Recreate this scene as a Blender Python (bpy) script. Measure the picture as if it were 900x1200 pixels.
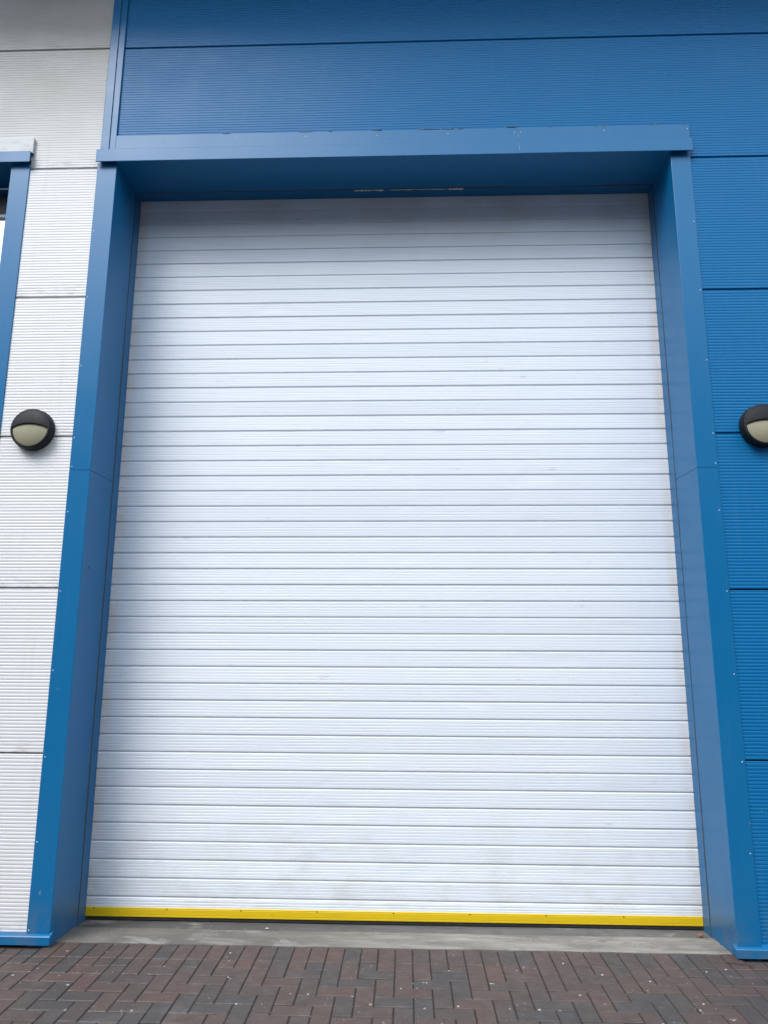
import bpy, math, random
from mathutils import Matrix, Vector
random.seed(7)
S = bpy.context.scene
for o in list(bpy.data.objects):
    bpy.data.objects.remove(o)
col = S.collection

# ------------------------------------------------------------------ camera
cd = bpy.data.cameras.new('camera')
cam = bpy.data.objects.new('camera', cd)
col.objects.link(cam)
cd.sensor_fit = 'HORIZONTAL'
cd.sensor_width = 36.0
cd.lens = 36.0 * 801.9 / 900.0
cd.clip_start = 0.05
cd.clip_end = 2000
S.render.resolution_x, S.render.resolution_y = 768, 1024
Rz = Matrix.Rotation(0.03262, 4, 'Z')
Rx = Matrix.Rotation(0.18900, 4, 'X')
Ry = Matrix.Rotation(-0.00392, 4, 'Y')
cam.matrix_world = Matrix.Translation((0.2791, -4.277, 1.7254)) @ Rz @ Rx @ Ry @ Matrix.Rotation(math.pi / 2, 4, 'X')
S.camera = cam

# ------------------------------------------------------------------ light: bright overcast, sky lighter to the left
SUN_EL, SUN_AZ = 50.0, -146.0            # azimuth clockwise from +Y, in degrees
w = bpy.data.worlds.new('World')
S.world = w
w.use_nodes = True
nt = w.node_tree
nt.nodes.clear()
wo = nt.nodes.new('ShaderNodeOutputWorld')
bg = nt.nodes.new('ShaderNodeBackground')
sky = nt.nodes.new('ShaderNodeTexSky')
sky.sky_type = 'NISHITA'
sky.sun_disc = False
sky.sun_elevation = math.radians(SUN_EL)
sky.sun_rotation = math.radians(SUN_AZ)
sky.air_density = 1.0
sky.dust_density = 2.0
mixs = nt.nodes.new('ShaderNodeMix')
mixs.data_type = 'RGBA'
mixs.inputs[0].default_value = 0.72      # high thin cloud over most of the sky
mixs.inputs[7].default_value = (7.9, 9.0, 9.9, 1)
nt.links.new(sky.outputs[0], mixs.inputs[6])
# overcast luminance: darker at the horizon, three times brighter at the zenith
geo = nt.nodes.new('ShaderNodeTexCoord')
sz = nt.nodes.new('ShaderNodeSeparateXYZ')
nt.links.new(geo.outputs['Generated'], sz.inputs[0])
cie = nt.nodes.new('ShaderNodeMapRange')
cie.inputs[1].default_value = 0.0
cie.inputs[2].default_value = 1.0
cie.inputs[3].default_value = 0.38
cie.inputs[4].default_value = 1.85
nt.links.new(sz.outputs[2], cie.inputs[0])
vm = nt.nodes.new('ShaderNodeVectorMath')
vm.operation = 'SCALE'
nt.links.new(mixs.outputs[2], vm.inputs[0])
nt.links.new(cie.outputs[0], vm.inputs['Scale'])
nt.links.new(vm.outputs[0], bg.inputs[0])
bg.inputs[1].default_value = 0.12
nt.links.new(bg.outputs[0], wo.inputs[0])
sd = bpy.data.lights.new('sun', 'SUN')
sd.energy = 1.5
sd.angle = math.radians(30)
sd.color = (1.0, 0.97, 0.93)
sun = bpy.data.objects.new('sun', sd)
col.objects.link(sun)
az, el = math.radians(SUN_AZ), math.radians(SUN_EL)
sv = Vector((math.sin(az) * math.cos(el), math.cos(az) * math.cos(el), math.sin(el)))
sun.rotation_euler = sv.to_track_quat('Z', 'Y').to_euler()
sun.location = sv * 20
S.view_settings.view_transform = 'Standard'
S.view_settings.look = 'None'
S.view_settings.exposure = 0.90
S.view_settings.gamma = 1.0
S.render.engine = 'CYCLES'

# ------------------------------------------------------------------ material helpers
class MT:
    def __init__(s, name, base, rough=0.5, metal=0.0, spec=0.5):
        s.m = bpy.data.materials.new(name)
        s.m.use_nodes = True
        s.t = s.m.node_tree
        s.b = s.t.nodes['Principled BSDF']
        s.b.inputs['Base Color'].default_value = (*base, 1)
        s.b.inputs['Roughness'].default_value = rough
        s.b.inputs['Metallic'].default_value = metal
        s.b.inputs['Specular IOR Level'].default_value = spec
        s.col = None
        s.base = base
        s.h = None
    def n(s, typ, **k):
        x = s.t.nodes.new(typ)
        for a, v in k.items():
            setattr(x, a, v)
        return x
    def pos(s, scale=(1, 1, 1), obj=False):
        mp = s.n('ShaderNodeMapping')
        mp.inputs['Scale'].default_value = scale
        if obj:
            s.t.links.new(s.n('ShaderNodeTexCoord').outputs['Object'], mp.inputs[0])
        else:
            s.t.links.new(s.n('ShaderNodeNewGeometry').outputs['Position'], mp.inputs[0])
        return mp.outputs[0]
    def noise(s, scale, detail=4, stretch=(1, 1, 1), rough=0.55, dist=0.0):
        x = s.n('ShaderNodeTexNoise')
        x.inputs['Scale'].default_value = scale
        x.inputs['Detail'].default_value = detail
        x.inputs['Roughness'].default_value = rough
        x.inputs['Distortion'].default_value = dist
        s.t.links.new(s.pos(stretch), x.inputs['Vector'])
        return x.outputs['Fac']
    def ramp(s, src, a, b, lo=0.0, hi=1.0):
        x = s.n('ShaderNodeMapRange')
        x.interpolation_type = 'SMOOTHSTEP'
        for k, v in ((1, a), (2, b), (3, lo), (4, hi)):
            x.inputs[k].default_value = v
        s.t.links.new(src, x.inputs[0])
        return x.outputs[0]
    def mul(s, a, b, op='MULTIPLY'):
        x = s.n('ShaderNodeMath', operation=op)
        for i, v in enumerate((a, b)):
            if isinstance(v, (int, float)):
                x.inputs[i].default_value = v
            else:
                s.t.links.new(v, x.inputs[i])
        return x.outputs[0]
    def tint(s, fac, c):
        """lay colour c over what is there, by fac"""
        x = s.n('ShaderNodeMix', data_type='RGBA')
        if s.col is None:
            x.inputs[6].default_value = (*s.base, 1)
        else:
            s.t.links.new(s.col, x.inputs[6])
        x.inputs[7].default_value = (*c, 1)
        if isinstance(fac, (int, float)):
            x.inputs[0].default_value = fac
        else:
            s.t.links.new(fac, x.inputs[0])
        s.col = x.outputs[2]
        s.t.links.new(s.col, s.b.inputs['Base Color'])
    def rough(s, src):
        s.t.links.new(src, s.b.inputs['Roughness'])
    def bump(s, src, strength, dist):
        x = s.n('ShaderNodeBump')
        x.inputs['Strength'].default_value = strength
        x.inputs['Distance'].default_value = dist
        s.t.links.new(src, x.inputs['Height'])
        if s.h is not None:
            s.t.links.new(s.h, x.inputs['Normal'])
        s.h = x.outputs[0]
        s.t.links.new(s.h, s.b.inputs['Normal'])
    def sep(s):
        x = s.n('ShaderNodeSeparateXYZ')
        s.t.links.new(s.n('ShaderNodeNewGeometry').outputs['Position'], x.inputs[0])
        return x.outputs

def blue_paint(name, base, rough):
    m = MT(name, base, rough, 0.0, 0.42)
    m.tint(m.ramp(m.noise(.8, 2), 0.25, 0.75, 0, 0.3), (base[0] + .006, base[1] * 1.1, base[2] * 1.04))
    m.tint(m.ramp(m.noise(2.2, 6, (9, 9, .6)), 0.52, 0.8, 0, 0.07), (.12, .20, .28))      # pale chalky run-off
    m.tint(m.ramp(m.noise(160, 2), 0.74, 0.80, 0, 0.35), (.25, .3, .34))                    # tiny specks of dirt
    x = m.sep()
    m.tint(m.mul(m.ramp(x[2], .0, .38, 1, 0), m.ramp(m.noise(7, 6, (1, 1, .6), .65), .40, .68, 0, .45)), (.13, .135, .13))
    m.tint(m.mul(m.ramp(m.noise(26, 4, (1, 1, .5)), .68, .74), m.ramp(x[2], .2, 2.2, .6, .1)), (.20, .24, .27))
    m.rough(m.ramp(m.noise(3, 3), 0.2, 0.8, rough - .03, rough + .06))
    m.bump(m.noise(1.4, 0, (1, 1, .5)), 0.25, 0.02)                                        # oil-canning of thin sheet
    return m.m
M = {}
M['blue_trim'] = blue_paint('blue_trim_paint', (0.002, 0.126, 0.305), 0.32)
M['blue_panel'] = blue_paint('blue_panel_paint', (0.0012, 0.128, 0.325), 0.36)
M['blue_panel'].node_tree.nodes['Principled BSDF'].inputs['Specular IOR Level'].default_value = 0.27

def white_paint():
    m = MT('white_panel_paint', (0.665, 0.670, 0.680), 0.42)
    m.tint(m.ramp(m.noise(3.0, 6, (6, 6, .5)), 0.5, 0.85, 0, 0.22), (.42, .42, .40))
    z = m.sep()[2]
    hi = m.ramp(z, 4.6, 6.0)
    m.tint(m.mul(hi, m.ramp(m.noise(1.1, 5, (1, 1, 1.4)), 0.25, 0.75, .5, .95)), (.36, .345, .32))  # grime on the upper wall, deepened to paint in shade under the eaves
    # dirt that gathers in the last ribs above each joint
    fr = m.n('ShaderNodeMath', operation='FRACT')
    m.t.links.new(m.mul(z, -0.0589, 'ADD'), fr.inputs[0])
    low = m.ramp(fr.outputs[0], 0.0, 0.13, 1, 0)
    m.tint(m.mul(low, m.ramp(m.noise(9, 5, (1, 1, 3)), 0.42, 0.7, 0, .5)), (.30, .28, .26))
    m.tint(m.ramp(m.noise(70, 3), 0.70, 0.8, 0, 0.4), (.3, .3, .3))
    m.bump(m.noise(2.0, 1), 0.15, 0.01)
    return m.m
M['white_panel'] = white_paint()

def slat_paint():
    m = MT('white_slat_paint', (0.745, 0.79, 0.85), 0.36)
    m.tint(m.ramp(m.noise(1.4, 4, (1, 1, 2)), 0.35, 0.8, 0, 0.2), (.67, .715, .78))
    oi = m.n('ShaderNodeObjectInfo')
    m.tint(m.ramp(oi.outputs['Random'], 0, 1, 0, 0.55), (.67, .71, .78))
    # scuffs and rubbed marks: short, horizontal, sparse
    sc = m.mul(m.ramp(m.noise(14, 5, (.35, 1, 2.2)), 0.66, 0.78), m.ramp(m.noise(2.3, 2), 0.48, 0.62))
    m.tint(m.mul(sc, 0.75), (.36, .35, .36))
    m.tint(m.ramp(m.noise(110, 2), 0.755, 0.80, 0, 0.45), (.35, .35, .36))
    m.tint(m.ramp(m.noise(7, 4, (12, 1, .25)), 0.6, 0.85, 0, 0.10), (.45, .45, .45))
    x = m.sep()
    m.tint(m.mul(m.mul(m.ramp(x[0], -1.76, -1.68, 1, 0), m.ramp(x[0], 2.03, 2.11, 0, 1), 'MAXIMUM'), m.ramp(m.noise(6, 4), .3, .7, .15, .5)), (.58, .50, .42))
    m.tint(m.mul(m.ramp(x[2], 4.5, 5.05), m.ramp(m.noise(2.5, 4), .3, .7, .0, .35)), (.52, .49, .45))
    m.tint(m.mul(m.ramp(x[2], .1, .9, 1, 0), m.ramp(m.noise(4, 6, (1, 1, 1.5), .65), .42, .7, 0, .35)), (.50, .49, .46))
    m.rough(m.ramp(m.noise(4, 4), 0.3, 0.8, .30, .46))
    m.bump(m.ramp(m.noise(2.6, 1, (.8, 1, 2)), .64, .8), .3, -.006)
    m.bump(m.noise(1.2, 1, (1, 1, .6)), 0.15, 0.010)
    return m.m
M['slat'] = slat_paint()

m = MT('yellow_rail_paint', (0.68, 0.465, 0.004), 0.45)
m.tint(m.ramp(m.noise(6, 5, (1, 1, 3)), 0.45, 0.8, 0, 0.3), (.50, .36, .02))
m.tint(m.ramp(m.noise(60, 3), 0.66, 0.74, 0, 0.5), (.30, .22, .03))
M['yellow'] = m.m
m = MT('black_rubber', (0.012, 0.012, 0.013), 0.7); m.tint(m.ramp(m.noise(30, 3), .4, .8, 0, .4), (.04, .04, .04)); M['rubber'] = m.m
m = MT('dark_joint_gasket', (0.055, 0.058, 0.062), 0.8); M['gasket'] = m.m  # dark tone of the panel-joint gaskets, shared by core and sealant
m = MT('galvanised_fixings', (0.5, 0.54, 0.58), 0.4, 0.4); m.tint(m.ramp(m.noise(50, 2), .4, .7, 0, .4), (.5, .52, .55)); M['rivet'] = m.m
m = MT('dark_screws', (0.03, 0.025, 0.02), 0.6); M['screw'] = m.m
m = MT('scuffed_bare_edge', (0.03, 0.15, 0.32), 0.5); m.tint(m.ramp(m.noise(70, 3), .48, .62), (.28, .36, .44)); M['scratch'] = m.m
m = MT('expanding_foam', (0.62, 0.58, 0.50), 0.9); m.tint(m.ramp(m.noise(60, 3), .4, .7, 0, .5), (.55, .50, .40)); m.bump(m.noise(120, 3), .5, .004); M['foam'] = m.m
m = MT('lamp_housing_plastic', (0.009, 0.010, 0.013), 0.6, 0.0, 0.3)
m.tint(m.ramp(m.noise(9, 4), .4, .75, 0, .5), (.018, .019, .023)); m.tint(m.ramp(m.noise(25, 4), .6, .8, 0, .25), (.07, .05, .035)); m.bump(m.noise(300, 2), .1, .001); M['lamp'] = m.m
m = MT('lamp_diffuser_plastic', (0.36, 0.34, 0.24), 0.22)
m.tint(m.ramp(m.sep()[2], 2.98, 3.10, .35, 0), (.20, .18, .12)); m.tint(m.ramp(m.noise(60, 4), .6, .75, 0, .3), (.16, .14, .1))  # shading painted in: diffuser darker below, for a glass-like look
m.tint(m.ramp(m.noise(14, 4), .35, .75, 0, .5), (.30, .28, .20)); M['diffuser'] = m.m
m = MT('grey_flashing_paint', (0.52, 0.54, 0.56), 0.45); m.tint(m.ramp(m.noise(12, 5, (1, 1, 2)), .45, .8, 0, .6), (.30, .30, .29)); M['grey_flash'] = m.m
m = MT('dark_window_frame', (0.03, 0.035, 0.04), 0.4); M['frame'] = m.m
m = MT('mirrored_glass', (0.90, 0.93, 0.95), 0.03, 1.0); m.bump(m.noise(1.5, 1), .1, .01); M['mirror'] = m.m
m = MT('wall_core', (0.10, 0.10, 0.10), 0.9); M['core'] = m.m
m = MT('eaves_soffit_paint', (0.30, 0.31, 0.32), 0.6); m.tint(m.ramp(m.noise(2, 4), .4, .8, 0, .4), (.2, .2, .2)); M['soffit'] = m.m

def concrete(name, a, b, c):
    m = MT(name, a, 0.8)
    m.tint(m.ramp(m.noise(7, 7, (.3, 1.6, 1), .65), 0.40, 0.60), b)
    m.tint(m.ramp(m.noise(5, 8, (.5, 1, 1), .7, .5), 0.50, 0.62, 0, .6), tuple(v * .62 for v in a))
    m.tint(m.ramp(m.noise(26, 6, (.25, 1.4, 1), .7, .4), 0.52, 0.72, 0, .7), c)
    x = m.sep()
    m.tint(m.mul(m.ramp(x[0], -1.0, 0.6, 1, 0), m.ramp(m.noise(2.2, 4), .3, .6, .5, .95)), tuple(v * .58 for v in a))  # darker, patchy left end
    m.tint(m.ramp(m.noise(55, 3), 0.67, 0.72, 0, .8), (.07, .065, .06))
    m.tint(m.ramp(m.noise(45, 2, (1, 1.3, 1)), 0.70, 0.74, 0, .6), (.45, .43, .38))
    m.tint(m.ramp(m.noise(3.2, 6, (.6, 1, 1), .6, .6), 0.56, 0.66, 0, .55), (.33, .315, .295))
    m.bump(m.noise(30, 8, (1, 1, 1), .7), .5, .006)
    m.bump(m.noise(5, 4, (.3, 2, 1)), .4, .01)
    return m.m
M['edging'] = concrete('pale_concrete', (0.190, 0.174, 0.152), (0.275, 0.255, 0.224), (0.12, 0.108, 0.096))
M['slab'] = concrete('dark_concrete', (0.112, 0.109, 0.109), (0.145, 0.140, 0.138), (0.08, 0.078, 0.078))

def paver_mat():
    m = MT('brindled_clay_block', (0.1, 0.08, 0.075), 0.62)
    oi = m.n('ShaderNodeObjectInfo')
    r = m.n('ShaderNodeValToRGB')
    r.color_ramp.interpolation = 'LINEAR'
    cs = [(0.0, (.074, .047, .039)), (.16, (.086, .052, .043)), (.30, (.066, .047, .042)), (.46, (.058, .047, .044)), (.60, (.051, .047, .047)),
          (.74, (.067, .049, .043)), (.88, (.096, .055, .044)), (1.0, (.058, .043, .039))]
    e = r.color_ramp.elements
    while len(e) < len(cs):
        e.new(0.5)
    for k, (p, c) in enumerate(cs):
        e[k].position = p
        e[k].color = (*c, 1)
    m.t.links.new(oi.outputs['Random'], r.inputs[0])
    m.col = r.outputs[0]
    # smoky flashing across groups of blocks, grit, pale bloom, droppings
    m.tint(m.ramp(m.noise(2.6, 5), .44, .68, 0, .35), (.042, .037, .037))
    m.tint(m.ramp(m.noise(9, 5, dist=.4), .45, .75, 0, .5), (.086, .063, .055))
    m.tint(m.ramp(m.noise(90, 5, rough=.75), .45, .75, 0, .6), (.11, .088, .08))
    m.tint(m.ramp(m.noise(140, 3, rough=.7), .32, .48, .75, 0), (.02, .018, .018))
    x = m.sep()
    m.tint(m.mul(m.ramp(m.noise(3.1, 5, dist=.6), .58, .72, 0, .38), m.ramp(x[0], -1.4, .6, 1, .35)), (.125, .112, .108))
    m.tint(m.mul(m.ramp(m.noise(38, 3, rough=.4), .70, .73), m.ramp(m.noise(3.3, 3), .50, .60, 0, 1)), (.36, .35, .33))
    m.tint(m.ramp(m.noise(75, 2), .75, .78, 0, .6), (.28, .31, .30))
    m.rough(m.ramp(m.noise(12, 4), .3, .7, .5, .8))
    m.bump(m.noise(150, 6, rough=.7), .5, .003)
    m.bump(m.noise(14, 4), .4, .006)
    return m.m
M['paver'] = paver_mat()
m = MT('jointing_sand', (0.024, 0.020, 0.019), 0.95); m.tint(m.ramp(m.noise(60, 5), .4, .7, 0, .6), (.026, .022, .02)); m.tint(m.ramp(m.noise(6, 4), .6, .75, 0, .4), (.03, .045, .02)); m.bump(m.noise(200, 4), .6, .003); M['sand'] = m.m
m = MT('yard_asphalt', (0.05, 0.05, 0.052), 0.85); m.tint(m.ramp(m.noise(120, 5), .4, .7, 0, .6), (.09, .09, .09)); m.tint(m.ramp(m.noise(.6, 5), .4, .7, 0, .5), (.075, .073, .07)); m.bump(m.noise(150, 4), .6, .005); M['asphalt'] = m.m
m = MT('pale_droppings', (0.38, 0.37, 0.35), 0.8); m.tint(m.ramp(m.noise(80, 3), .4, .7, 0, .5), (.35, .35, .33)); M['chip'] = m.m
m = MT('dry_twig_bark', (0.05, 0.04, 0.032), 0.9); m.tint(m.ramp(m.noise(90, 3), .4, .7, 0, .5), (.12, .1, .08)); M['twig'] = m.m
m = MT('rusty_stone', (0.30, 0.13, 0.06), 0.9); m.bump(m.noise(80, 4), .5, .004); M['rust'] = m.m

# ------------------------------------------------------------------ object helpers
def tag(o, label=None, cat=None, group=None, kind=None):
    if label: o['label'] = label
    if cat: o['category'] = cat
    if group: o['group'] = group
    if kind: o['kind'] = kind
    return o
def empty(name, loc=(0, 0, 0)):
    o = bpy.data.objects.new(name, None)
    o.location = loc
    o.empty_display_size = .2
    col.objects.link(o)
    return o
def link(name, me, parent=None, loc=(0, 0, 0), rot=(0, 0, 0)):
    o = bpy.data.objects.new(name, me)
    col.objects.link(o)
    if parent is not None:
        o.parent = parent
    o.location = loc
    o.rotation_euler = rot
    return o
class MB:
    def __init__(s):
        s.v, s.f = [], []
    def add(s, v, f):
        k = len(s.v)
        s.v += [tuple(a) for a in v]
        s.f += [tuple(i + k for i in a) for a in f]
        return s
    def box(s, x0, x1, y0, y1, z0, z1, c=0.0):
        if c <= 0:
            v = [(x, y, z) for z in (z0, z1) for y in (y0, y1) for x in (x0, x1)]
            return s.add(v, [(0, 2, 3, 1), (4, 5, 7, 6), (0, 1, 5, 4), (2, 6, 7, 3), (0, 4, 6, 2), (1, 3, 7, 5)])
        # chamfered box: 24 verts
        v, idx = [], {}
        X, Y, Z = (x0, x1), (y0, y1), (z0, z1)
        for i in (0, 1):
            for j in (0, 1):
                for k in (0, 1):
                    dx, dy, dz = (c if i == 0 else -c), (c if j == 0 else -c), (c if k == 0 else -c)
                    for a in range(3):
                        p = [X[i] + dx, Y[j] + dy, Z[k] + dz]
                        p[a] = (X[i], Y[j], Z[k])[a]
                        idx[(i, j, k, a)] = len(v)
                        v.append(p)
        f = []
        for a in range(3):
            b, d = (a + 1) % 3, (a + 2) % 3
            for sgn in (0, 1):
                loop = []
                for (q, r) in ((0, 0), (1, 0), (1, 1), (0, 1)):
                    key = [0, 0, 0]; key[a] = sgn; key[b] = q; key[d] = r
                    loop.append(idx[(*key, a)])
                f.append(loop if sgn else loop[::-1])
        for a in range(3):   # edges running along a
            b, d = (a + 1) % 3, (a + 2) % 3
            for q in (0, 1):
                for r in (0, 1):
                    k0 = [0, 0, 0]; k0[b] = q; k0[d] = r
                    k1 = list(k0); k1[a] = 1
                    l = [idx[(*k0, b)], idx[(*k1, b)], idx[(*k1, d)], idx[(*k0, d)]]
                    f.append(l if (q ^ r) else l[::-1])
        for i in (0, 1):
            for j in (0, 1):
                for k in (0, 1):
                    l = [idx[(i, j, k, a)] for a in range(3)]
                    f.append(l if (i + j + k) % 2 else l[::-1])
        return s.add(v, f)
    def extrude_x(s, prof, x0, x1, n=1, caps=True, bow=None):
        """prof: closed list of (y,z)"""
        m_ = len(prof)
        v = []
        for i in range(n + 1):
            t = i / n
            x = x0 + (x1 - x0) * t
            b = bow(t) if bow else 0
            v += [(x, y + b, z) for y, z in prof]
        f = []
        for i in range(n):
            for j in range(m_):
                a, b = i * m_ + j, i * m_ + (j + 1) % m_
                f.append((a, b, b + m_, a + m_))
        if caps:
            f.append(tuple(range(m_))[::-1])
            f.append(tuple(n * m_ + j for j in range(m_)))
        return s.add(v, f)
    def mesh(s, name, mat, smooth=False):
        me = bpy.data.meshes.new(name)
        me.from_pydata(s.v, [], s.f)
        me.materials.append(mat)
        me.update()
        import bmesh
        bm = bmesh.new(); bm.from_mesh(me)
        bmesh.ops.recalc_face_normals(bm, faces=bm.faces)
        bm.to_mesh(me); bm.free()
        if smooth:
            me.polygons.foreach_set('use_smooth', [True] * len(me.polygons))
        return me
    def obj(s, name, mat, parent=None, loc=(0, 0, 0), smooth=False, rot=(0, 0, 0)):
        return link(name, s.mesh(name, mat, smooth), parent, loc, rot)

# measured layout (metres; wall face Y = 0, camera side is -Y)
XL0, XL1, XR0, XR1 = -1.9203, -1.7799, 2.1253, 2.2611
REV = 0.345                                 # depth of the reveal
ZS = 5.100                                  # soffit of the opening
J0 = 0.0589                                 # first panel joint, then one per metre
ZTOP = 7.035

# ------------------------------------------------------------------ ribbed cladding
def rib_profile(h, n, a=0, b=None):
    """a, b: keep only ribs a..b (a panel notched round an opening is two such runs in one mesh)"""
    p = (h - .008) / n
    b = n if b is None else b
    pr = [(0.040, 0.0), (0.004, 0.0), (0.0, 0.004)] if a == 0 else [(0.040, .004 + a * p), (0.0, .004 + a * p)]
    for i in range(a, b):
        z = .004 + i * p
        pr += [(0.0, z + p * .06), (0.0, z + p * .46), (0.00135, z + p * .64), (0.00135, z + p * .80), (0.0001, z + p * .99)]
    pr += [(0.0, h - .004), (0.004, h), (0.040, h)] if b == n else [(0.0, .004 + b * p), (0.040, .004 + b * p)]
    return pr
RIBMESH = {}
def cladding(parent, mat, x0, x1, z0, z1, name='cladding_panel'):
    h = z1 - z0
    key = (round(x1 - x0, 3), round(h, 3), mat.name)
    if key not in RIBMESH:
        mb = MB()
        mb.extrude_x(rib_profile(h, max(2, round(h * 48))), 0, x1 - x0)
        RIBMESH[key] = mb.mesh(name, mat)
    return link(name, RIBMESH[key], parent, (x0, 0.004, z0))

G = 0.0042
white = tag(empty('white_wall', (-2.15, 0, 0)), 'white finely ribbed metal wall left of the big blue door frame, behind the fully visible round lamp', 'wall')
blue = tag(empty('blue_wall', (2.6, 0, 0)), 'bright blue finely ribbed metal wall above and to the right of the shutter door', 'wall')
def at(parent, o):       # keep world place after parenting to an empty that stands elsewhere
    o.location = Vector(o.location) - parent.location
    return o
WX0, WX1 = -4.70, -2.4110                   # neighbouring doorway, outer edges of its frame
for k in range(-1, 7):
    z0, z1 = J0 + k + G, J0 + k + 1 - G
    if k == -1:
        z0 = 0.02
    z1 = min(z1, ZTOP)
    if k < 5:
        at(white, cladding(white, M['white_panel'], WX1 - .03, XL0 + .03, z0, z1))
        at(white, cladding(white, M['white_panel'], -8.0, WX0 + .03, z0, z1))
        at(blue, cladding(blue, M['blue_panel'], XR1 - .03, 8.0, z0 - .003, z1 - .003))
    elif k == 5:
        h_ = z1 - z0
        for wall, mt, xa, xb, na, nb, dz in ((white, 'white_panel', -8.0, XL0 + .02, WX1, XL0 + .02, 0), (blue, 'blue_panel', -1.815, 8.0, XR1 - .03, 8.0, -.003)):
            mb = MB().extrude_x(rib_profile(h_, 48, 0, 3), na, nb).extrude_x(rib_profile(h_, 48, 3), xa, xb)
            at(wall, mb.obj('cladding_panel', M[mt], wall, (0, .004, z0 + dz)))
    else:
        at(white, cladding(white, M['white_panel'], -8.0, XL0 + .02, z0, z1))
        at(blue, cladding(blue, M['blue_panel'], -1.815, 8.0, z0 - .003, z1 - .003))
mb = MB()
mb.box(-8.0, WX0 + .03, .046, .30, .03, ZTOP).box(WX1 - .03, XL1 - .02, .046, .30, .03, 5.12).box(WX0 + .03, WX1 - .03, .046, .30, 5.20, ZTOP).box(WX1 - .03, XL0 - .003, .046, .30, 5.125, ZTOP)
at(white, mb.obj('wall_core', M['gasket'], white))
mb = MB()
mb.box(XR0 + .02, 8.0, .046, .30, .03, 5.12).box(XL0 - .001, 8.0, .046, .30, 5.125, ZTOP)
at(blue, mb.obj('wall_core', M['gasket'], blue))
# base flashings: folded drip trims
def drip(x0, x1, zb=.016, zt=.062, yf=-.028):
    pr = [(.02, zt + .012), (.0, zt + .012), (-.004, zt + .004), (yf + .004, zt), (yf, zt - .004), (yf, zb), (yf + .002, zb), (yf + .0025, zt - .007), (-.001, zt - .001), (.02, zt + .003)]
    return MB().extrude_x(pr, x0, x1, 1)
at(white, drip(-2.50, -1.7685).obj('base_flashing', M['blue_trim'], white))
at(white, drip(-8.0, WX0 + .10).obj('base_flashing', M['blue_trim'], white))
at(blue, drip(2.1045, 8.0, .015, .061).obj('base_flashing', M['blue_trim'], blue))
# vertical cover strip between the white and the blue wall, above the lintel
mb = MB()
pr = [(-1.906, .02), (-1.906, -.010), (-1.903, -.012), (-1.848, -.012), (-1.846, -.004), (-1.838, -.004), (-1.836, -.010), (-1.801, -.010), (-1.798, -.008), (-1.798, .02)]
n_ = len(pr)
mb.add([(x, y, 5.190) for x, y in pr] + [(x, y, ZTOP) for x, y in pr], [(i, (i + 1) % n_, (i + 1) % n_ + n_, i + n_) for i in range(n_)] + [tuple(range(n_))[::-1], tuple(range(n_, 2 * n_))])
at(blue, mb.obj('cover_strip', M['blue_trim'], blue))

# ------------------------------------------------------------------ door surround
sur = tag(empty('door_surround', (0.1727, 0, 0)), 'deep blue sheet metal frame folded around the tall white shutter door', 'door frame')
def part(mb, name, mat, smooth=False, parent=None):
    o = mb.obj(name, mat, parent or sur, smooth=smooth)
    if parent is None:
        at(sur, o)
    return o
def jamb(side, z0, z1, name='jamb_flashing'):
    """L-shaped folded sheet, face towards the yard and reveal into the opening, its edge lapped over the cladding"""
    t = .0022
    if side < 0:
        a, b = XL0, XL1
    else:
        a, b = XR1, XR0
    s_ = 1 if side < 0 else -1
    # outline in (x, y): outer hem, face, rounded fold, reveal, back
    pr = [(a, .006), (a, -.002), (a + s_ * .002, -.004), (b - s_ * .003, -.004), (b - s_ * .001, -.003), (b, -.001), (b, REV - .003), (b - s_ * .03, REV - .003)]
    pr2 = [(b - s_ * .03, REV - .003 - t * 2), (b - s_ * t, REV - .007), (b - s_ * t, t), (a + s_ * .001 + s_ * t, t), (a + s_ * .001 + s_ * t, .006)]
    loop = pr + pr2
    nl = len(loop)
    mb = MB()
    nz = 6
    v, f = [], []
    for i in range(nz + 1):
        z = z0 + (z1 - z0) * i / nz
        v += [(x, y, z) for x, y in loop]
    for i in range(nz):
        for j in range(nl):
            f.append((i * nl + j, i * nl + (j + 1) % nl, (i + 1) * nl + (j + 1) % nl, (i + 1) * nl + j))
    f += [tuple(range(nl)), tuple(nz * nl + j for j in range(nl))]
    mb.add(v, f)
    return part(mb, name, M['blue_trim'])
ZJ = 2.829
jl0 = jamb(-1, -.03, ZJ - .0025)
jl1 = jamb(-1, ZJ, ZS - .006)
jr0 = jamb(1, -.03, ZJ - .0025)
jr1 = jamb(1, ZJ, ZS - .006)
# soffit and lintel flashings
part(MB().box(XL0 + .02, XR1 - .02, -.033, REV + .0035, ZS - .002, ZS + .003), 'soffit_flashing', M['blue_trim'])
def lintel(x0, x1, up0, up1, dz=0, dx=0):
    yf = -.040 - dz
    pr = [(.003, 5.30), (-.004 - dz, 5.303), (-.006 - dz, 5.300), (-.006 - dz, 5.190), (yf + .003, 5.176), (yf, 5.172), (yf, 5.078), (yf + .003, 5.074), (yf + .005, 5.078), (yf + .005, 5.168), (.003, 5.182)]
    mb = MB()
    # nose runs the full length; the upstand only where it lies against the wall
    nose = [(.003, 5.190)] + pr[3:]
    mb.extrude_x(nose, x0, x1, 4)
    mb.extrude_x([(.003, 5.30), (-.0135 - dz, 5.303), (-.0155 - dz, 5.300), (-.0155 - dz, 5.1875), (.003, 5.1875)], up0, up1, 4)
    return part(mb, 'lintel_flashing', M['blue_trim'])
lintel(-1.9185, 1.073, -1.795, 1.073)
lintel(1.0735, 2.2660, 1.0735, 2.2640, .0016)
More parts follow.
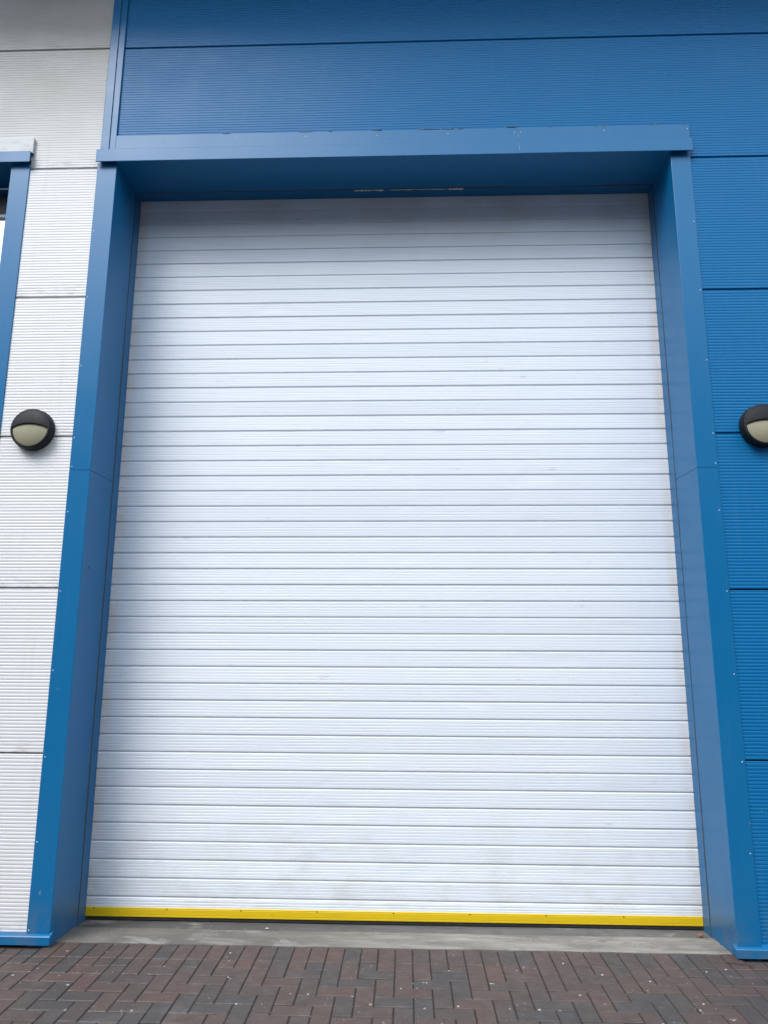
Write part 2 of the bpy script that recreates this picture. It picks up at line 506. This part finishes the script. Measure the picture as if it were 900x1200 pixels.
# second set of trims: they carry the reveal and the soffit on, flush, as far as the shutter
YE = .452
part(MB().box(XL1 - .02, XL1 - .0004, REV + .007, YE, -.03, ZS - .001, .001), 'guide_strip', M['blue_trim'])
part(MB().box(XR0 + .0004, XR0 + .02, REV + .007, YE, -.03, ZS - .001, .001), 'guide_strip', M['blue_trim'])
part(MB().box(XL1 - .019, XR0 + .019, REV + .0075, YE, ZS - .0005, ZS + .03, .001), 'head_strip', M['blue_trim'])
part(MB().box(XL1 - .06, XR0 + .06, YE + .035, YE + .07, ZS - .1, ZS + .3).box(XL1 - .06, XR0 + .06, REV - .05, YE + .034, ZS + .031, ZS + .3)
     .box(XL1 - .12, XL1 - .021, .30, YE + .07, -.03, ZS + .03).box(XR0 + .021, XR0 + .12, .30, YE + .07, -.03, ZS + .03), 'backing_frame', M['core'])
# ragged dark sealant lines along the back of the reveal
def ragged(x0, z0, x1, z1, wmin, wmax, y, seed, plane, n=140):
    rnd = random.Random(seed)
    dx, dz = x1 - x0, z1 - z0
    L = math.hypot(dx, dz); ux, uz = dx / L, dz / L
    mb = MB()
    wv, off = (wmin + wmax) / 2, 0.0
    rows = []
    for i in range(n + 1):
        t = i / n
        wv = min(wmax, max(wmin, wv + rnd.uniform(-1, 1) * (wmax - wmin) * .25))
        off = off * .9 + rnd.uniform(-1, 1) * .0008
        cx, cz = x0 + dx * t - uz * off, z0 + dz * t + ux * off
        rows.append(((cx - uz * wv / 2, y, cz + ux * wv / 2), (cx + uz * wv / 2, y, cz - ux * wv / 2), (cx, y - .0022, cz)))
    v = [p for r in rows for p in (r[0], r[2], r[1])]
    f = []
    for i in range(n):
        a = i * 3
        f += [(a, a + 1, a + 4, a + 3), (a + 1, a + 2, a + 5, a + 4)]
    if plane == 'side':          # drawn in x-z, laid into y-z (or, for the head, x-y)
        v = [(y + (1 if y < 0 else -1) * ((y - p[1]) if p[1] < y else 0), p[0], p[2]) for p in v]
    else:
        v = [(p[0], p[2], y + (p[1] - y)) for p in v]
    mb.add(v, f)
    return mb
YG = REV + .0025
part(ragged(YG, -.01, YG, ZS - .004, .004, .021, XL1 + .0006, 3, 'side'), 'sealant_bead', M['gasket'])
part(ragged(YG, -.01, YG, ZS - .004, .004, .021, XR0 - .0006, 5, 'side'), 'sealant_bead', M['gasket'])
part(ragged(XL1, YG, XR0, YG, .006, .019, ZS - .003, 9, 'head'), 'sealant_bead', M['gasket'])
# foam squeezed out at the head, in short lumps
def foam(x0, x1, hmax, seed):
    rnd = random.Random(seed)
    n = 22
    v, f = [], []
    for i in range(n + 1):
        t = i / n
        x = x0 + (x1 - x0) * t
        h = hmax * (.25 + .75 * rnd.random()) * (1 if 0 < i < n else .3)
        dy = rnd.uniform(-.003, .003)
        zc = ZS - .003
        for a in range(6):
            an = a / 6 * 2 * math.pi
            v.append((x, REV + .012 + dy + h * .7 * math.cos(an), zc + h * .22 * math.sin(an)))
    for i in range(n):
        for a in range(6):
            f.append((i * 6 + a, i * 6 + (a + 1) % 6, (i + 1) * 6 + (a + 1) % 6, (i + 1) * 6 + a))
    return MB().add(v, f)
part(foam(-.11, .12, .019, 1), 'foam_filler', M['foam'], True)
part(foam(.155, .60, .009, 2), 'foam_filler', M['foam'], True)
part(foam(.60, .72, .022, 4), 'foam_filler', M['foam'], True)
# rivets
def dome(r, h, n=10):
    v = [(0, -h, 0)]
    for k, (rr, hh) in enumerate(((.55, .85), (.9, .45), (1, 0))):
        v += [(r * rr * math.cos(a * 2 * math.pi / n), -h * hh, r * rr * math.sin(a * 2 * math.pi / n)) for a in range(n)]
    f = [(0, 1 + a, 1 + (a + 1) % n) for a in range(n)]
    for k in (0, 1):
        f += [(1 + k * n + a, 1 + (k + 1) * n + a, 1 + (k + 1) * n + (a + 1) % n, 1 + k * n + (a + 1) % n) for a in range(n)]
    return MB().add(v, f)
riv = dome(.0042, .0022).mesh('rivet', M['rivet'], True)
for x, z in [(-1.908, 4.554), (-1.908, 4.05), (-1.909, 3.55), (-1.912, 3.048), (-1.910, 2.85), (-1.909, 2.549), (-1.910, 2.038), (-1.910, 1.55), (-1.910, 1.04), (-1.911, .56), (-1.911, .085),
             (2.249, 4.554), (2.250, 4.048), (2.250, 3.551), (2.249, 3.051), (2.248, 2.854), (2.245, 2.550), (2.246, 2.044), (2.246, 1.549), (2.246, 1.048), (2.246, .55)]:
    at(sur, link('rivet', riv, sur, (x + (.005 if x < 0 else -.003), -.004, z)))
for x, z in [(-1.42, 5.262), (-.93, 5.26), (-.427, 5.262), (.081, 5.258), (.583, 5.26), (1.052, 5.262), (1.094, 5.262), (1.674, 5.263), (2.250, 5.263)]:
    at(sur, link('rivet', riv, sur, (x, -.0155 if x < 1.07 else -.0171, z)))
# punched hole left by a missing fixing in the left reveal
hole = dome(.009, .0015)
h_ = hole.obj('open_hole', M['gasket'], sur, (XL1 + .0004, .0908, 2.199), rot=(0, 0, math.pi / 2)); at(sur, h_)
# silver scratches and a dirt smear where the two lintel sheets lap; scraped top edge
mb = MB()
rnd = random.Random(12)
for x, l in ((-1.0, .05), (-.43, .09), (-.25, .03), (.08, .07), (.10, .03), (.45, .16), (.585, .08), (.67, .04), (1.30, .03), (1.66, .10), (2.02, .09), (2.235, .05)):
    mb.box(x - l / 2, x + l / 2, -.0192, -.016, 5.3010, 5.3030 + rnd.random() * .001)
for z, l in ((5.10, .035), (5.145, .03), (5.21, .03), (5.245, .012)):
    yy = -.0425 if z < 5.17 else -.018
    mb.box(1.0735 - .001, 1.0735 + .0022, yy, yy + .003, z, z + l)
part(mb, 'bare_metal_scratch', M['scratch'])
mb = MB()
mb.box(1.0, 1.06, -.0180, -.010, 5.3030, 5.3065)
part(mb, 'dirt_ridge', M['gasket'])

# ------------------------------------------------------------------ roller shutter
SP, S0, YS = .11126, .1125, .457
sh = tag(empty('roller_shutter', (.1735, YS, 0)), 'closed tall white roller shutter door of narrow horizontal slats with yellow bottom bar', 'shutter door')
def slat_prof(h):
    # from the bottom hook up: dark undercut, face with four shallow grooves, bevelled top lip
    pr = [(.022, .0), (.0072, .0), (.0072, .0062), (.0020, .0084), (.0002, .0112)]
    z0_, z1_ = .0110, h - .0045
    N = 4
    for i in range(1, N + 1):
        z = z0_ + (z1_ - z0_) * i / (N + 1)
        pr += [(-.0003, z - .0030), (.0006, z - .0012), (.0006, z + .0006), (-.0003, z + .0024)]
    pr += [(.0, h - .0055), (.0075, h - .0010), (.022, h - .0004)]
    return pr
sx0, sx1 = -1.7950, 2.1400
def bowf(t):
    return -.003 * math.sin(math.pi * t)
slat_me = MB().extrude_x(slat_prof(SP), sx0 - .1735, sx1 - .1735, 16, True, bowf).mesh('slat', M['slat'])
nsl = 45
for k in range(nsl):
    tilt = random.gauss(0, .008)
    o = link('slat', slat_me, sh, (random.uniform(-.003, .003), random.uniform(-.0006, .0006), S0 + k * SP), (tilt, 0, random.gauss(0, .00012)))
# last, shorter slat that carries the bottom bar
hb = S0 - .0530
pr = [(.022, .0), (.0, .0)]
for i in range(1, 4):
    z = hb * i / 3.6
    pr += [(-.0006, z - .0034), (.0006, z - .0012), (.0006, z + .0008), (-.0006, z + .003)]
pr += [(.0, hb - .0055), (.0065, hb - .0004), (.022, hb - .0004)]
link('slat', MB().extrude_x(pr, sx0 - .1735, sx1 - .1735, 16, True, bowf).mesh('slat', M['slat']), sh, (0, 0, .0530), (.002, 0, 0))
pr = [(.024, .028), (-.004, .028), (-.006, .030), (-.006, .0385), (-.0045, .0395), (-.0045, .0415), (-.006, .0425), (-.006, .073), (-.0045, .0745), (-.0045, .0765), (-.006, .0775), (-.006, .0805), (-.003, .083), (.024, .083)]
rail = link('bottom_bar', MB().extrude_x(pr, -1.7785 - .1735, 2.1238 - .1735, 16, True, bowf).mesh('bottom_bar', M['yellow']), sh, (0, 0, -.0285))
pr = [(.020, .004), (.003, .004), (-.001, .010), (.001, .0278), (.020, .0278)]
link('rubber_seal', MB().extrude_x(pr, -1.778 - .1735, 2.1233 - .1735, 16, True, bowf).mesh('rubber_seal', M['rubber']), sh, (0, 0, -.0285))
scr = dome(.0045, .002, 8).mesh('screw', M['screw'], True)
for x in (-1.726, -1.254, -.776, -.292, .194, .676, 1.153, 1.636):
    t = (x - sx0) / (sx1 - sx0)
    link('screw', scr, rail, (x - .1735, -.006 + bowf(t), .0755))

# ------------------------------------------------------------------ round bulkhead lamps
def lamp(x, z, label):
    e = tag(empty('bulkhead_lamp', (x, 0, z)), label, 'wall lamp', 'round half-hooded lamps on the wall')
    N = 48
    pr = [(.02, .002), (.138, .002), (.140, -.004), (.140, -.014), (.138, -.017), (.1375, -.019), (.1365, -.040), (.1335, -.052), (.129, -.058), (.122, -.0600), (.119, -.058), (.118, -.044), (.02, -.044)]
    v, f = [], []
    for r, y in pr:
        v += [(r * math.cos(2 * math.pi * i / N), y, r * math.sin(2 * math.pi * i / N)) for i in range(N)]
    for k in range(len(pr) - 1):
        for i in range(N):
            f.append((k * N + i, k * N + (i + 1) % N, (k + 1) * N + (i + 1) % N, (k + 1) * N + i))
    v += [(0, -.044, 0)]
    c = len(v) - 1; k = len(pr) - 1
    f += [(k * N + i, k * N + (i + 1) % N, c) for i in range(N)]
    MB().add(v, f).obj('housing', M['lamp'], e, smooth=True)
    me = e.children[-1].data if e.children else None
    # domed sheet clipped to the part of the disc above / below the lid edge
    def sheet(R, zlo, zhi, ydome, yrim, nu=24, nv=10, thick=.0):
        v, f = [], []
        for i in range(nu + 1):
            x_ = R * math.sin((i / nu - .5) * math.pi) * .9995
            lo, hi = zlo(x_), zhi(x_)
            for j in range(nv + 1):
                z_ = lo + (hi - lo) * j / nv
                rr = min(1, math.hypot(x_, z_) / R)
                v.append((x_, yrim + (ydome - yrim) * (1 - rr ** 2.6), z_))
        for i in range(nu):
            for j in range(nv):
                a = i * (nv + 1) + j
                f.append((a, a + 1, a + nv + 2, a + nv + 1))
        return v, f
    R = .124
    lid = lambda x_: .024 - 1.5 * x_ * x_
    v, f = sheet(R, lambda x_: max(lid(x_), -math.sqrt(max(0, R * R - x_ * x_))), lambda x_: max(lid(x_), math.sqrt(max(0, R * R - x_ * x_))), -.078, -.0585)
    nb = len(v)
    # lip: fold the lower edge back towards the diffuser
    for i in range(25):
        p = v[i * 11]
        v.append((p[0], -.048, p[2] + .001))
    for i in range(24):
        f.append((i * 11, (i + 1) * 11, nb + i + 1, nb + i))
    MB().add(v, f).obj('hood', M['lamp'], e, smooth=True)
    R2 = .1175
    v, f = sheet(R2, lambda x_: -math.sqrt(max(0, R2 * R2 - x_ * x_)), lambda x_: max(lid(x_) + .006, -math.sqrt(max(0, R2 * R2 - x_ * x_))), -.071, -.052, 28, 14)
    MB().add(v, f).obj('diffuser', M['diffuser'], e, smooth=True)
    sc = dome(.0035, .0015, 8).mesh('screw', M['screw'])
    for a in (200, 340):
        link('screw', sc, e, (.1285 * math.cos(math.radians(a)), -.0575, .1285 * math.sin(math.radians(a))))
    return e
lamp(-2.180, 3.098, 'round black half-hooded lamp with a beige lower diffuser on the white ribbed wall')
lamp(2.553, 3.094, 'round dark half-hooded lamp cut by the photo edge, on the blue ribbed wall')

# ------------------------------------------------------------------ neighbouring glazed doorway at the left edge
ge = tag(empty('glazed_doorway', (-3.55, 0, 0)), 'neighbouring doorway with blue frame and white-reflecting glass at the far left edge', 'doorway')
def gpart(mb, name, mat):
    return at(ge, mb.obj(name, mat, ge))
for s_, a in ((1, WX1), (-1, WX0)):
    fx = a - s_ * .137
    x0, x1 = min(a, fx), max(a, fx)
    gpart(MB().box(x0, x1, -.004, .012, -.002, ZS - .008, .002), 'jamb_face', M['blue_trim'])
    gpart(MB().box(min(fx, fx + s_ * .003), max(fx, fx + s_ * .003), .0125, .26, -.002, ZS - .008), 'reveal', M['blue_trim'])
gpart(MB().box(WX0 + .02, WX1 - .02, -.03, .26, ZS - .004, ZS), 'soffit', M['blue_trim'])
gpart(MB().box(WX0 - .02, WX1 + .0135, -.040, -.034, 5.086, 5.172, .0015).box(WX0 - .02, WX1 + .0135, -.034, .003, 5.169, 5.172), 'lintel_flashing', M['blue_trim'])
gpart(MB().box(WX0 - .035, WX1 + .018, -.020, .003, 5.1735, 5.295, .002), 'head_flashing', M['grey_flash'])
gx0, gx1 = WX0 + .14, WX1 - .14
gpart(MB().box(gx0, gx1, .27, .30, 5.04, ZS - .006), 'head_strip', M['blue_trim'])
gpart(MB().box(gx0, gx1, .24, .285, 4.86, 5.035, .003).box(gx0, gx0 + .06, .24, .285, 0.02, 4.858, .003).box(gx1 - .003, gx1 + .003, .24, .285, 0.02, 4.858), 'window_frame', M['frame'])
gpart(MB().box(gx0, gx1, .232, .262, 4.835, 4.858, .002), 'glazing_bead', M['white_panel'])
gpart(MB().box(gx0, gx1, .245, .275, 2.42, 2.48, .003), 'transom', M['frame'])
gpart(MB().box((gx0 + gx1) / 2 - .03, (gx0 + gx1) / 2 + .03, .245, .275, .02, 2.418, .003).box((gx0 + gx1) / 2 - .03, (gx0 + gx1) / 2 + .03, .245, .275, 2.482, 4.835, .003), 'mullion', M['frame'])
for a, b in ((gx0 + .06, (gx0 + gx1) / 2 - .03), ((gx0 + gx1) / 2 + .03, gx1 - .003)):
    for c, d in ((.03, 2.42), (2.48, 4.835)):
        gpart(MB().box(a, b, .256, .264, c, d), 'pane', M['mirror'])

# ------------------------------------------------------------------ roof eaves (above the picture; they shade the top of the wall)
rf = tag(empty('roof_eaves', (0, 0, 7.04)), 'grey overhanging roof edge with gutter along the top of the wall', 'roof')
def rpart(mb, name, mat):
    return at(rf, mb.obj(name, mat, rf))
rpart(MB().box(-8.3, 8.3, -.85, .5, 7.04, 7.08), 'soffit', M['soffit'])
rpart(MB().box(-8.3, 8.3, -.90, -.852, 7.00, 7.38, .004), 'fascia', M['blue_trim'])
rpart(MB().box(-8.3, 8.3, -1.06, -.903, 7.16, 7.28, .03), 'gutter', M['grey_flash'])
rpart(MB().add([(-8.3, -.9, 7.382), (8.3, -.9, 7.382), (8.3, 14, 8.9), (-8.3, 14, 8.9), (-8.3, -.9, 7.412), (8.3, -.9, 7.412), (8.3, 14, 8.93), (-8.3, 14, 8.93)],
              [(0, 1, 2, 3), (4, 5, 6, 7), (0, 1, 5, 4), (1, 2, 6, 5), (2, 3, 7, 6), (3, 0, 4, 7)]), 'roof_sheet', M['soffit'])

# ------------------------------------------------------------------ ground
KY = .060                                   # line where the blocks meet the concrete
SL = -.02                                   # the blocks rise gently away from the door
def gz(y):
    return SL * (y - KY) if y > -5 else SL * (-5 - KY)
gm = []
ys = [2.0, KY + .35, KY + .002, KY - .0005, -1, -2, -3, -4, -5, -6.5]
v = [(x, y, (gz(y) - .0055 if y < KY else -.06)) for y in ys for x in (-9, 9)]
f = [(2 * i, 2 * i + 1, 2 * i + 3, 2 * i + 2) for i in range(len(ys) - 1)]
pav = tag(MB().add(v, f).obj('pavement', M['sand']), 'brown and grey brindled block paving laid in herringbone in front of the shutter', None, None, 'structure')
zf = gz(-5)
gr = MB()
gr.add([(-600, -600, zf - .03), (600, -600, zf - .03), (600, -6.5, zf - .03), (-600, -6.5, zf - .03), (-600, 600, zf - .03), (-9, -6.5, zf - .03), (-9, 600, zf - .03), (9, -6.5, zf - .03), (600, 600, zf - .03), (9, 600, zf - .03)],
       [(0, 1, 2, 3), (3, 5, 6, 4), (7, 2, 8, 9)])
tag(gr.obj('ground', M['asphalt']), 'dark asphalt yard around the paved strip', None, None, 'structure')

P, X0, Y0, GAP = .0965, .2148, -.326, .0058
def brickmesh(w_, d_):
    c, t = .0036, .035
    g = GAP / 2
    x0, x1, y0, y1 = g, w_ - g, g, d_ - g
    v = [(x0, y0, -t), (x1, y0, -t), (x1, y1, -t), (x0, y1, -t), (x0, y0, -c), (x1, y0, -c), (x1, y1, -c), (x0, y1, -c),
         (x0 + c, y0 + c, 0), (x1 - c, y0 + c, 0), (x1 - c, y1 - c, 0), (x0 + c, y1 - c, 0)]
    f = [(0, 1, 5, 4), (1, 2, 6, 5), (2, 3, 7, 6), (3, 0, 4, 7), (4, 5, 9, 8), (5, 6, 10, 9), (6, 7, 11, 10), (7, 4, 8, 11), (8, 9, 10, 11)]
    return v, f
BK = {}
spare = MB()
nparts = 0
def brick(x, y, w_, d_, inview):
    """x, y: lower-left corner of its cell"""
    global nparts
    jz = random.gauss(0, .0008)
    rx, ry, rz = random.gauss(0, .0035), random.gauss(0, .0035), random.gauss(0, .006)
    v, f = brickmesh(w_, d_)
    zc = gz(y + d_ / 2) + jz
    if inview and nparts < 299:
        key = (round(w_, 4), round(d_, 4))
        if key not in BK:
            vv = [(a - w_ / 2, b - d_ / 2, c) for a, b, c in v]
            BK[key] = MB().add(vv, f).mesh('paver', M['paver'])
        link('paver', BK[key], pav, (x + w_ / 2, y + d_ / 2, zc), (rx + math.atan(SL), ry, rz))
        nparts += 1
    else:
        spare.add([(a + x, b + y, c + zc + SL * (b - d_ / 2)) for a, b, c in v], f)
def seen(x, y):
    # what the photograph shows of the paving
    return y > -.80 and -2.32 + .75 * max(0, -y) < x < 2.48 - .55 * max(0, -y)
cells = []
YR2 = Y0 + 2 * P
for c in range(-95, 92):
    x = X0 + c * P
    inside = XL1 < x + P / 2 < XR0
    if inside or x > XR0 or x < XL1:
        cells.append((x, YR2, P, (KY - YR2) if inside else (-.036 - YR2)))        # soldier course at the building
for r in range(-2, 60):
    for c in range(-95, 92):
        t = (c + r) % 4
        x, ytop = X0 + c * P, Y0 - r * P
        if t == 1:
            if r == -2:
                cells.append((x, ytop - P, P, P)); cells.append((x + P, ytop - P, P, P))
            else:
                cells.append((x, ytop - P, 2 * P, P))
        elif t == 3:
            cells.append((x, ytop - 2 * P, P, 2 * P))
        elif t == 0 and r == -2:
            cells.append((x, ytop - P, P, P))
cells.sort(key=lambda q: -(q[1] + q[3]))
for x, y, w_, d_ in cells:
    if -8.9 < x < 8.8:
        brick(x, y, w_, d_, seen(x + w_ / 2, y + d_))
o = spare.obj('distant_pavers', M['paver'], pav)
tag(o, kind='stuff')
print('paver parts', nparts)

# threshold: pale edging strip in front, darker slab under the shutter, both slightly uneven
def strip(x0, x1, y0, y1, z, seed, ny=10, nx=90, wob=.0015, step=None):
    rnd = random.Random(seed)
    v, f = [], []
    ph = [rnd.uniform(0, 6) for _ in range(6)]
    for j in range(ny + 1):
        for i in range(nx + 1):
            x = x0 + (x1 - x0) * i / nx
            y = y0 + (y1 - y0) * j / ny
            if j == 0: y += .002 * math.sin(x * 9 + ph[0]) + rnd.uniform(-.0012, .0012)
            if j == ny: y += .004 * math.sin(x * 4 + ph[1]) + rnd.uniform(-.002, .002)
            zz = z + wob * (math.sin(x * 3 + ph[2]) * math.cos(y * 11 + ph[3]) + rnd.uniform(-.4, .4))
            if j in (0, ny): zz -= .003
            zz -= .062 * (y - KY)
            if step and j == step: zz -= .004
            v.append((x, y, zz))
    for j in range(ny):
        for i in range(nx):
            a = j * (nx + 1) + i
            f.append((a, a + 1, a + nx + 2, a + nx + 1))
    b = len(v)
    for i in range(nx + 1):
        v.append((v[i][0], v[i][1], z - .05))
    for i in range(nx):
        f.append((i, i + 1, b + i + 1, b + i))
    return MB().add(v, f)
th = tag(strip(XL1 + .0015, XR0 - .0015, KY + .004, .318, .003, 4, 12, 120, .0014, 7).obj('threshold', M['edging']), 'pale weathered concrete threshold strip below the shutter', None, None, 'structure')
sl_ = strip(XL1 + .0015, XR0 - .0015, .322, .62, -.002, 8, 8, 90, .0012).obj('rear_slab', M['slab'], th)

# unseen unit, added behind the photographer to darken the lower wall: it closes the horizon and is what the paint reflects low down
op = tag(empty('light_blocker_unit', (0, -9, 0)), 'unseen grey industrial unit with three shutter doors, added across the yard to block light', 'building')
m = MT('unit_cladding_paint', (0.12, 0.125, 0.13), 0.5); m.tint(m.ramp(m.noise(.5, 4), .4, .7, 0, .4), (.09, .095, .1)); M['unit'] = m.m
def opart(mb, name, mat):
    o = mb.obj(name, mat, op); o.location = Vector(o.location) - op.location; return o
opart(MB().box(-45, 45, -22, -9, .05, 7.5, .05), 'wall', M['unit'])
opart(MB().add([(-45.4, -8.7, 7.52), (45.4, -8.7, 7.52), (45.4, -22.3, 7.52), (-45.4, -22.3, 7.52), (-45.4, -16, 8.5), (45.4, -16, 8.5)], [(0, 1, 5, 4), (2, 3, 4, 5), (0, 4, 3), (1, 2, 5), (0, 3, 2, 1)]), 'roof', M['soffit'])
for x in (-24, 0, 24):
    opart(MB().box(x - 2.2, x + 2.2, -8.99, -8.9, .06, 4.2, .03), 'shutter', M['grey_flash'])
# loose bits lying about, as in the photo
mb = MB()
rnd = random.Random(5)
def chip(x, y, r, z=None):
    n = 7
    if z is None: z = gz(y) if y < KY else .004 - .062 * (y - KY)
    pts = [(x + r * rnd.uniform(.6, 1.2) * math.cos(a * 2 * math.pi / n), y + r * .8 * rnd.uniform(.6, 1.2) * math.sin(a * 2 * math.pi / n), z - .001) for a in range(n)]
    top = [(x + (p[0] - x) * .55, y + (p[1] - y) * .55, z + r * .28) for p in pts]
    mb.add(pts + top, [(a, (a + 1) % n, n + (a + 1) % n, n + a) for a in range(n)] + [tuple(range(n, 2 * n))])
for x, y, r in [(-1.783, -.366, .011), (-1.645, -.057, .011), (.38, -.36, .009), (.249, -.427, .011), (.503, -.215, .009), (1.135, -.1, .014), (1.312, -.23, .013), (.525, -.596, .013),
                (.908, -.612, .012), (-.3, -.508, .010), (-.211, -.505, .010), (-.655, -.338, .009), (-.543, -.615, .010), (-.718, -.041, .009), (-1.418, -.059, .009), (1.88, -.169, .011),
                (1.998, -.135, .010), (1.539, -.295, .010), (1.716, -.525, .011), (-.587, .345, .016), (-.462, .128, .010), (-.638, -.356, .007), (.27, -.41, .006), (.31, -.37, .006)]:
    chip(x, y, r * .72)
for _ in range(110):
    x, y = rnd.uniform(-2.2, 2.3), rnd.uniform(-.8, .05)
    if rnd.random() < .5: x = rnd.gauss(-.35, .45)
    chip(x, y, rnd.uniform(.0012, .0032))
tag(mb.obj('pale_grit', M['chip']), 'scattered white chips and crumbs lying on the block paving', 'debris', None, 'stuff')
def twig(pts, r, label):
    n = 5
    v, f = [], []
    for k, p in enumerate(pts):
        rr = r * (1 - .6 * k / (len(pts) - 1))
        v += [(p[0] + rr * math.cos(a * 2 * math.pi / n) * .3, p[1] + rr * math.cos(a * 2 * math.pi / n), p[2] + rr * math.sin(a * 2 * math.pi / n)) for a in range(n)]
    for k in range(len(pts) - 1):
        for a in range(n):
            f.append((k * n + a, k * n + (a + 1) % n, (k + 1) * n + (a + 1) % n, (k + 1) * n + a))
    return tag(MB().add(v, f).obj('twig', M['twig']), label, 'twig')
twig([(2.03, -.050, .006), (2.06, -.062, .009), (2.10, -.075, .008), (2.14, -.090, .006), (2.17, -.094, .008)], .0035, 'thin dark twig on the paving by the right foot of the blue door frame')
# rusty stone in the right corner of the threshold
v, f = [], []
rs = MB()
ico = [(0, 0, 1)] + [(.9 * math.cos(a * 1.2566), .9 * math.sin(a * 1.2566), .45) for a in range(5)] + [(.9 * math.cos(a * 1.2566 + .6), .9 * math.sin(a * 1.2566 + .6), -.45) for a in range(5)] + [(0, 0, -1)]
ico = [(p[0] * .020 * rnd.uniform(.8, 1.2), p[1] * .011, p[2] * .009) for p in ico]
rs.add(ico, [(0, 1 + a, 1 + (a + 1) % 5) for a in range(5)] + [(1 + a, 6 + a, 1 + (a + 1) % 5) for a in range(5)] + [(1 + (a + 1) % 5, 6 + a, 6 + (a + 1) % 5) for a in range(5)] + [(6 + a, 11, 6 + (a + 1) % 5) for a in range(5)])
tag(rs.obj('rusty_stone', M['rust'], None, (2.056, .335, -.006)), 'small rust-orange stone in the right rear corner of the concrete threshold', 'stone')
